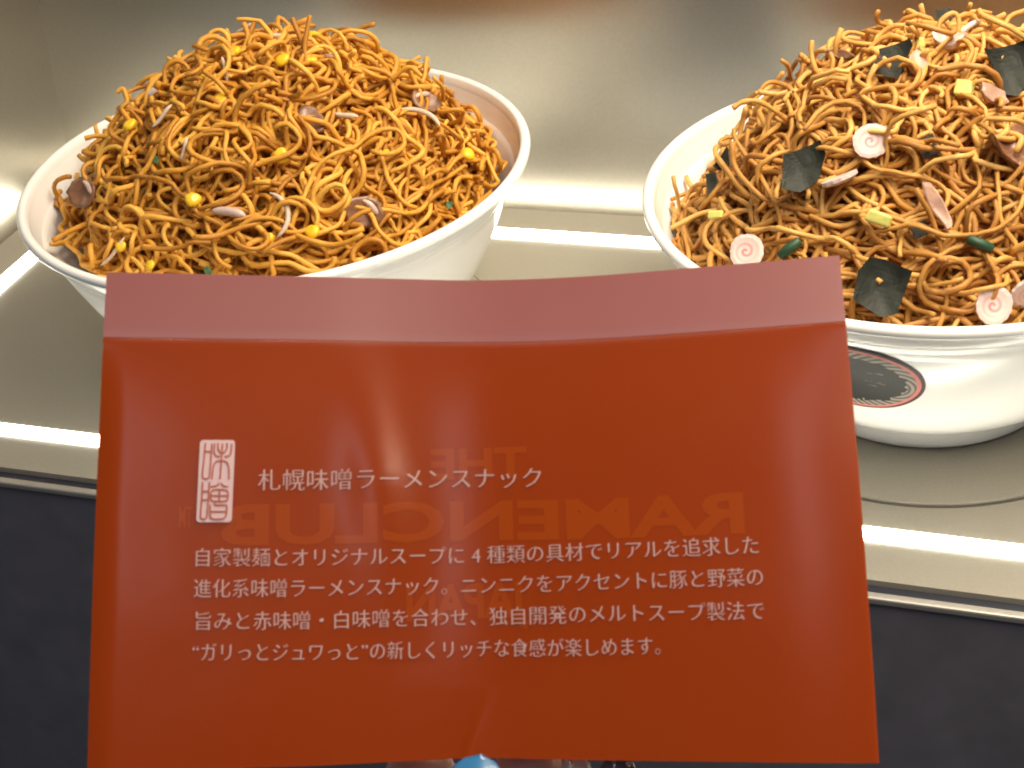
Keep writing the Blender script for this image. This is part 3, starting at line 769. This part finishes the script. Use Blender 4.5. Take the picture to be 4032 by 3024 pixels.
def film_mat(name, base, see, rough, coat, tint):
    m, nt, b = new_mat(name)
    b.inputs['Base Color'].default_value = (*base, 1); b.inputs['Roughness'].default_value = rough
    b.inputs['Coat Weight'].default_value = coat; b.inputs['Coat Roughness'].default_value = 0.25
    b.inputs['Specular IOR Level'].default_value = 0.35
    tc = nt.nodes.new('ShaderNodeTexCoord')
    n = nt.nodes.new('ShaderNodeTexNoise'); n.inputs['Scale'].default_value = 45; n.inputs['Detail'].default_value = 3
    nt.links.new(tc.outputs['Object'], n.inputs['Vector'])
    bp = nt.nodes.new('ShaderNodeBump'); bp.inputs['Strength'].default_value = 0.05; bp.inputs['Distance'].default_value = 0.002
    nt.links.new(n.outputs['Fac'], bp.inputs['Height']); nt.links.new(bp.outputs['Normal'], b.inputs['Normal'])
    out = nt.nodes['Material Output']
    tr = nt.nodes.new('ShaderNodeBsdfTranslucent'); tr.inputs[0].default_value = (*base, 1)
    mx = nt.nodes.new('ShaderNodeMixShader'); mx.inputs[0].default_value = 0.22
    nt.links.new(b.outputs[0], mx.inputs[1]); nt.links.new(tr.outputs[0], mx.inputs[2])
    last = mx.outputs[0]
    if see:
        tp = nt.nodes.new('ShaderNodeBsdfTransparent'); tp.inputs[0].default_value = (*tint, 1)
        m2 = nt.nodes.new('ShaderNodeMixShader'); m2.inputs[0].default_value = see
        nt.links.new(last, m2.inputs[1]); nt.links.new(tp.outputs[0], m2.inputs[2]); last = m2.outputs[0]
    nt.links.new(last, out.inputs[0])
    return m
m_film = film_mat('red_film', (0.305, 0.043, 0.002), 0.36, 0.19, 0.08, (1.0, 0.62, 0.25))
m_seal = film_mat('red_seal_painted_sheen', (0.225, 0.068, 0.063), 0.0, 0.28, 0.15, (1, 1, 1))  # duller pinkish red: reflected sheen on the seal is painted into its colour
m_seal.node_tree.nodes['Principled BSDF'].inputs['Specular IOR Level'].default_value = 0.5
m_rear = film_mat('red_rear_film', (0.24, 0.034, 0.003), 0.0, 0.5, 0.1, (1, 1, 1))
m_ink = simple('pink_white_ink', (0.34, 0.205, 0.20), rough=0.5)
m_block = simple('stamp_pale_ink', (0.44, 0.30, 0.32), rough=0.5)
m_ghost = simple('orange_print', (0.38, 0.185, 0.026), rough=0.6)
packet = empty('snack_packet', PK_O)
tag(packet, 'red film snack packet with top seal in painted pinkish sheen and Japanese text, held up in front', 'snack packet')
def sheet(fn, s0, s1, t0, t1, ns, nt_, notch=False):
    vs, fs = [], []
    for j in range(nt_+1):
        for i in range(ns+1):
            s = s0+(s1-s0)*i/ns; t = t0+(t1-t0)*j/nt_
            if notch and i == ns and abs(t-0.4564) < 0.0075: s -= 0.0042*(1-abs(t-0.4564)/0.0075)
            if notch and i == 0 and abs(t-0.6623) < 0.006: s += 0.0030*(1-abs(t-0.6623)/0.006)
            vs.append(fn(s, t))
    for j in range(nt_):
        for i in range(ns):
            a = j*(ns+1)+i; fs.append((a, a+1, a+ns+2, a+ns+1))
    return vs, fs
vs, fs = sheet(pk, 0, 1, 0, T_SEAL, 160, 170, True)
obj('front_film', vs, fs, m_film, packet, smooth=True)
vs, fs = sheet(pk_back, 0, 1, 0, T_SEAL, 80, 60, False)
obj('rear_film', vs, fs, m_rear, packet, smooth=True)
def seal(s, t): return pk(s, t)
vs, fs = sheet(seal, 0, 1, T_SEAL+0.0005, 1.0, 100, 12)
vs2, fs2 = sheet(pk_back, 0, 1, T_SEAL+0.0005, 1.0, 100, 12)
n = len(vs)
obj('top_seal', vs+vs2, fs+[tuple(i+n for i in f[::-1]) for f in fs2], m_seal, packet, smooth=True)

def text_mesh(body, thick=0.0):
    cu_ = bpy.data.curves.new('t', 'FONT'); cu_.body = body; cu_.size = 1.0; cu_.offset = thick; cu_.resolution_u = 3
    o = bpy.data.objects.new('t', cu_); COL.objects.link(o)
    bpy.context.view_layer.update()
    dg = bpy.context.evaluated_depsgraph_get()
    me = bpy.data.meshes.new_from_object(o.evaluated_get(dg))
    vs = [tuple(v.co) for v in me.vertices]; fs = [tuple(p.vertices) for p in me.polygons]
    bpy.data.objects.remove(o); bpy.data.meshes.remove(me); bpy.data.curves.remove(cu_)
    return vs, fs
def lay_text(body, path, em, fn, off, thick=0.0, mirror=False, ymid=0.37):
    """path = (s,t) points of the line's centre, first glyph edge to last"""
    vs, fs = text_mesh(body, thick)
    x0 = min(v[0] for v in vs); x1 = max(v[0] for v in vs)
    ps = [p[0] for p in path]; pt = [p[1] for p in path]
    out = []
    for v in vs:
        f = (v[0]-x0)/(x1-x0)
        if mirror: f = 1-f
        s = ps[0]+(ps[-1]-ps[0])*f
        t = float(np.interp(s, ps, pt)) + (v[1]-ymid)*em
        out.append(fn(s, t) + look(NTAB, s, t)*off)
    return out, fs
def tri_subdiv(vs, fs, maxlen):
    bm = bmesh.new()
    V = [bm.verts.new(v) for v in vs]
    for f in fs:
        try: bm.faces.new([V[i] for i in f])
        except ValueError: pass
    bmesh.ops.triangulate(bm, faces=bm.faces[:])
    for _ in range(4):
        es = [e for e in bm.edges if e.calc_length() > maxlen]
        if not es: break
        bmesh.ops.subdivide_edges(bm, edges=es, cuts=1)
        bmesh.ops.triangulate(bm, faces=bm.faces[:])
    bm.verts.index_update()
    r_ = ([tuple(v.co) for v in bm.verts], [tuple(x.index for x in f.verts) for f in bm.faces])
    bm.free(); return r_
def brush_text(body, path, em):
    # thin glyphs laid twice, slightly shifted: thick uprights, fine horizontals
    a, f = lay_text(body, path, em, pk, 0.00022, -0.017)
    w = 0.045*em*0.66
    b2, f2 = lay_text(body, [(p[0]+w*0.9, p[1]+0.001) for p in path], em, pk, 0.00025, -0.017)
    n = len(a)
    return a + b2, f + [tuple(i+n for i in q) for q in f2]
vs, fs = brush_text('札幌味噌ラーメンスナック', [(0.2119, 0.582), (0.3977, 0.5826), (0.5836, 0.5844)], 0.0475)
obj('title_text', vs, fs, m_ink, packet)
LINES = [('自家製麺とオリジナルスープに 4 種類の具材でリアルを追求した', [(0.1328, 0.4263), (0.4878, 0.4227), (0.6693, 0.431), (0.862, 0.4347)]),
         ('進化系味噌ラーメンスナック。ニンニクをアクセントに豚と野菜の', [(0.131, 0.3641), (0.487, 0.3598), (0.6677, 0.3675), (0.8648, 0.3707)]),
         ('旨みと赤味噌・白味噌を合わせ、独自開発のメルトスープ製法で', [(0.1344, 0.2983), (0.4863, 0.2938), (0.6661, 0.3019), (0.8639, 0.3029)]),
         ('“ガリっとジュワっと”の新しくリッチな食感が楽しめます。', [(0.1309, 0.2357), (0.4368, 0.2269), (0.7293, 0.2347)])]
AV, AF = [], []
for body, path in LINES:
    vs, fs = brush_text(body, path, 0.0415)
    n = len(AV); AV += vs; AF += [tuple(i+n for i in f) for f in fs]
obj('description_text', AV, AF, m_ink, packet)
AV, AF = [], []
for body, path, em, th in (('THE', [(0.4384, 0.6193), (0.5656, 0.6249)], 0.086, 0.03), ('RAMENCLUB', [(0.1639, 0.4979), (0.847, 0.507)], 0.112, 0.030),
                           ('TM', [(0.109, 0.5138), (0.1256, 0.5137)], 0.060, 0.01), ('JAPAN', [(0.4048, 0.3305), (0.5621, 0.3361)], 0.100, 0.03)):
    vs, fs = lay_text(body, path, em, pk_back, 0.00030, th, True)
    vs, fs = tri_subdiv(vs, fs, 0.004)
    n = len(AV); AV += vs; AF += [tuple(i+n for i in f) for f in fs]
obj('reverse_print', AV, AF, m_ghost, packet)['label'] = 'front lettering showing through the film in mirror writing'

# seal stamp: pale block with red carved strokes; pixel-like local grid 0..595 x 0..1325
SC = [(0.1342, 0.6636), (0.1805, 0.6639), (0.1344, 0.4977), (0.1805, 0.4974)]
def st_at(x, y, off):
    f = x/595; g = y/1325
    f2 = f - 0.055*g + 0.01
    s = (SC[0][0]*(1-f2)+SC[1][0]*f2); t = SC[0][1]*(1-g)+SC[2][1]*g
    return pk(s, t, off)
vs, fs = [], []
nx, ny = 14, 30
def inset(x, y):     # rounded corners
    r_ = 55; cx = min(max(x, r_), 595-r_); cy = min(max(y, r_), 1325-r_)
    d = math.hypot(x-cx, y-cy)
    return (x, y) if d <= r_ else (cx+(x-cx)*r_/d, cy+(y-cy)*r_/d)
for j in range(ny+1):
    for i in range(nx+1):
        x, y = inset(595*i/nx, 1325*j/ny); vs.append(st_at(x, y, 0.00020))
for j in range(ny):
    for i in range(nx):
        a = j*(nx+1)+i; fs.append((a, a+nx+1, a+nx+2, a+1))
stamp = obj('stamp_block', vs, fs, m_block, packet)
m_carve = simple('stamp_red', (0.28, 0.042, 0.014), rough=0.5)
ST = [[(95,50),(85,300),(70,560),(85,615),(130,630),(175,610),(190,560),(200,300),(205,60)], [(95,190),(200,190)],
 [(250,55),(250,190),(285,255),(355,272)], [(310,50),(310,130),(345,195),(385,215)], [(385,60),(378,400),(370,630)], [(460,50),(460,130),(425,195),(385,215)],
 [(540,60),(535,190),(505,255),(430,272)], [(232,630),(240,480),(262,385),(310,345),(378,338)], [(520,640),(515,500),(490,390),(440,345),(378,338)],
 [(78,680),(80,900),(70,1220),(85,1265),(130,1278),(165,1255),(180,1200),(190,900),(195,680)], [(85,830),(190,830)], [(85,975),(190,960)],
 [(215,755),(300,745),(345,715),(350,690)], [(515,755),(440,745),(400,715),(395,690)],
 [(225,860),(260,812),(370,800),(480,812),(515,860),(512,950),(480,985),(370,992),(260,985),(228,950),(225,860)], [(370,800),(370,992)], [(232,900),(510,900)],
 [(300,992),(310,1050),(470,1050),(505,1080),(500,1200),(480,1250),(430,1275),(280,1275),(238,1240),(228,1180),(225,1040)], [(235,1155),(495,1155)]]
vs, fs = [], []
for line in ST:
    pth = [p.xy for p in smooth_path([(a, c, 0) for a, c in line], max(6, len(line)*4))] if len(line) > 2 else [Vector((line[0][0]+(line[1][0]-line[0][0])*k/5, line[0][1]+(line[1][1]-line[0][1])*k/5)) for k in range(6)]
    n0 = len(vs); w = 13
    for i, p in enumerate(pth):
        d = (pth[min(i+1, len(pth)-1)] - pth[max(i-1, 0)]); d = d.normalized() if d.length > 0 else Vector((1, 0))
        nn = Vector((-d.y, d.x))
        for sgn in (1, -1):
            q = p + nn*w*sgn; vs.append(st_at(q.x, q.y, 0.00034 + 0.00001*(ST.index(line) % 6)))
    for i in range(len(pth)-1):
        a = n0+2*i; fs.append((a, a+1, a+3, a+2))
obj('stamp_strokes', vs, fs, m_carve, stamp)

# ------------------------------------------------------------------ the hand under the packet
HX = Vector((0.9944, -0.0651, -0.0833)); HU = Vector((0.0838, 0.7479, 0.659)); HU = (HU - HX*HU.dot(HX)).normalized(); HN = HX.cross(HU)
def hp(a, b_, c): return (HX*a + HU*b_ + HN*c)*MM
m_skin = simple('skin', (0.56, 0.29, 0.235), rough=0.45, noise=0.10, nscale=120, sss=0.12, bump=0.15, bscale=900)
bones = {  # name: (point, radius)
 'wrist': ((2, -150, -28), 24), 'palm': ((4, -105, -26), 27),
 'i0': ((-22, -74, -21), 11.5), 'i1': ((-19, -36, -19), 8.6), 'i2': ((-14.5, -14, -14.5), 7.6), 'i3': ((-11.0, 3.0, -9.2), 6.8),
 'm0': ((1, -70, -23), 11.5), 'm1': ((5, -30, -22), 8.4), 'm2': ((8.0, -9, -15.5), 7.2), 'm3': ((8.8, 5.0, -8.6), 6.0),
 'r0': ((22, -75, -24), 11), 'r1': ((24, -42, -30), 8), 'r2': ((24, -22, -24), 7), 'r3': ((23, -11, -16), 6),
 'p0': ((38, -85, -22), 9.5), 'p1': ((42, -58, -30), 7), 'p2': ((42, -42, -26), 6.2), 'p3': ((41, -32, -18), 5.4),
 't0': ((-34, -104, -8), 15), 't1': ((-36, -66, 10), 10.5), 't2': ((-22, -36, 17), 9), 't3': ((-7, -14, 11.5), 7.2)}
keys = list(bones)
edges = [('wrist', 'palm')] + [('palm', k+'0') for k in 'imrp'] + [('palm', 't0')] + [(k+str(i), k+str(i+1)) for k in 'imrpt' for i in range(3)]
me = bpy.data.meshes.new('hand')
me.from_pydata([tuple(hp(*bones[k][0])) for k in keys], [(keys.index(a), keys.index(c)) for a, c in edges], [])
tmp = bpy.data.objects.new('hand_skeleton', me); COL.objects.link(tmp)
sk = tmp.modifiers.new('skin', 'SKIN')
if not me.skin_vertices: me.skin_vertices.new()
for i, k in enumerate(keys):
    me.skin_vertices[0].data[i].radius = (bones[k][1]*MM*1.08,)*2
    me.skin_vertices[0].data[i].use_root = (k == 'palm')
ss = tmp.modifiers.new('sub', 'SUBSURF'); ss.levels = 3; ss.render_levels = 3
bpy.context.view_layer.update()
me2 = bpy.data.meshes.new_from_object(tmp.evaluated_get(bpy.context.evaluated_depsgraph_get()))
bpy.data.objects.remove(tmp)
me2.name = 'hand'; me2.materials.clear(); me2.materials.append(m_skin)
me2.polygons.foreach_set('use_smooth', [True]*len(me2.polygons))
hand = bpy.data.objects.new('person_hand', me2); COL.objects.link(hand); hand.location = PK_O
tag(hand, 'hand with a blue thumbnail pinching the packet at its lower edge', 'hand')
m_blue = simple('blue_nail_polish', (0.016, 0.11, 0.25), rough=0.22, coat=0.3)
m_beige = simple('beige_nail_polish', (0.62, 0.42, 0.32), rough=0.15, coat=1.0)
m_darkn = simple('smoky_nail_polish', (0.06, 0.065, 0.085), rough=0.12, coat=1.0)
m_gem = simple('rhinestone', (0.85, 0.85, 0.9), rough=0.03, metal=0.9)
def nail(base, tip, width, thick, mat, up):
    """a domed long nail from base to tip (mm, hand axes)"""
    A, B = Vector(base), Vector(tip); d = (B-A); ln = d.length; d.normalize()
    Z = Vector(up); Z = (Z - d*Z.dot(d)).normalized(); Xv = d.cross(Z)
    vs, fs = [], []; nu, nv = 14, 12
    for j in range(nv+1):
        v = j/nv
        w = width/2*math.sqrt(max(0.0, 1-max(0, (v-0.55)/0.45)**2))*(0.92+0.08*math.sin(math.pi*v)) if v < 1 else 0.02
        for i in range(nu+1):
            a = (i/nu-0.5)*2
            p = A + d*(ln*v) + Xv*(w*a) + Z*(thick*(1-a*a)*(0.1+0.9*math.sin(math.pi*min(v, 0.99))))
            vs.append(hp(*p))
    for j in range(nv):
        for i in range(nu):
            q = j*(nu+1)+i; fs.append((q, q+1, q+nu+2, q+nu+1))
    o = obj('nail', vs, fs, mat, hand, smooth=True)
    sd = o.modifiers.new('solid', 'SOLIDIFY'); sd.thickness = 0.0006; sd.offset = -1
    return o
def gem(parent, p, r_):
    bm = bmesh.new(); bmesh.ops.create_icosphere(bm, subdivisions=1, radius=r_*MM)
    vs = [v.co + hp(*p) for v in bm.verts]; fs = [tuple(v.index for v in f.verts) for f in bm.faces]; bm.free()
    return obj('rhinestone', vs, fs, m_gem, parent)
n1 = nail((-2.6, -13.0, 17.0), (-0.2, 0.5, 6.6), 11.0, 0.9, m_blue, (0, 0.3, 1))
n1['label'] = 'long glossy blue thumbnail with tiny stones'
gem(n1, (2.0, -0.9, 6.9), 0.30); gem(n1, (1.2, -1.9, 8.6), 0.28)
n2 = nail((18, -14, -6.5), (17.0, 1.2, -2.4), 7.0, 1.4, m_beige, (0, 0.1, 1)); n2['label'] = 'beige fingernail with rhinestones'
gem(n2, (16.0, -0.8, -0.8), 0.55); gem(n2, (16.4, -1.8, -0.5), 0.7)
n3 = nail((25.5, -14, -6.0), (25.0, 1.0, -2.6), 8.5, 1.6, m_darkn, (0.1, 0.1, 1)); n3['label'] = 'smoky dark fingernail with a crystal'
gem(n3, (24.2, -0.6, -0.7), 0.6); gem(n3, (27.0, -1.4, -1.0), 0.5)
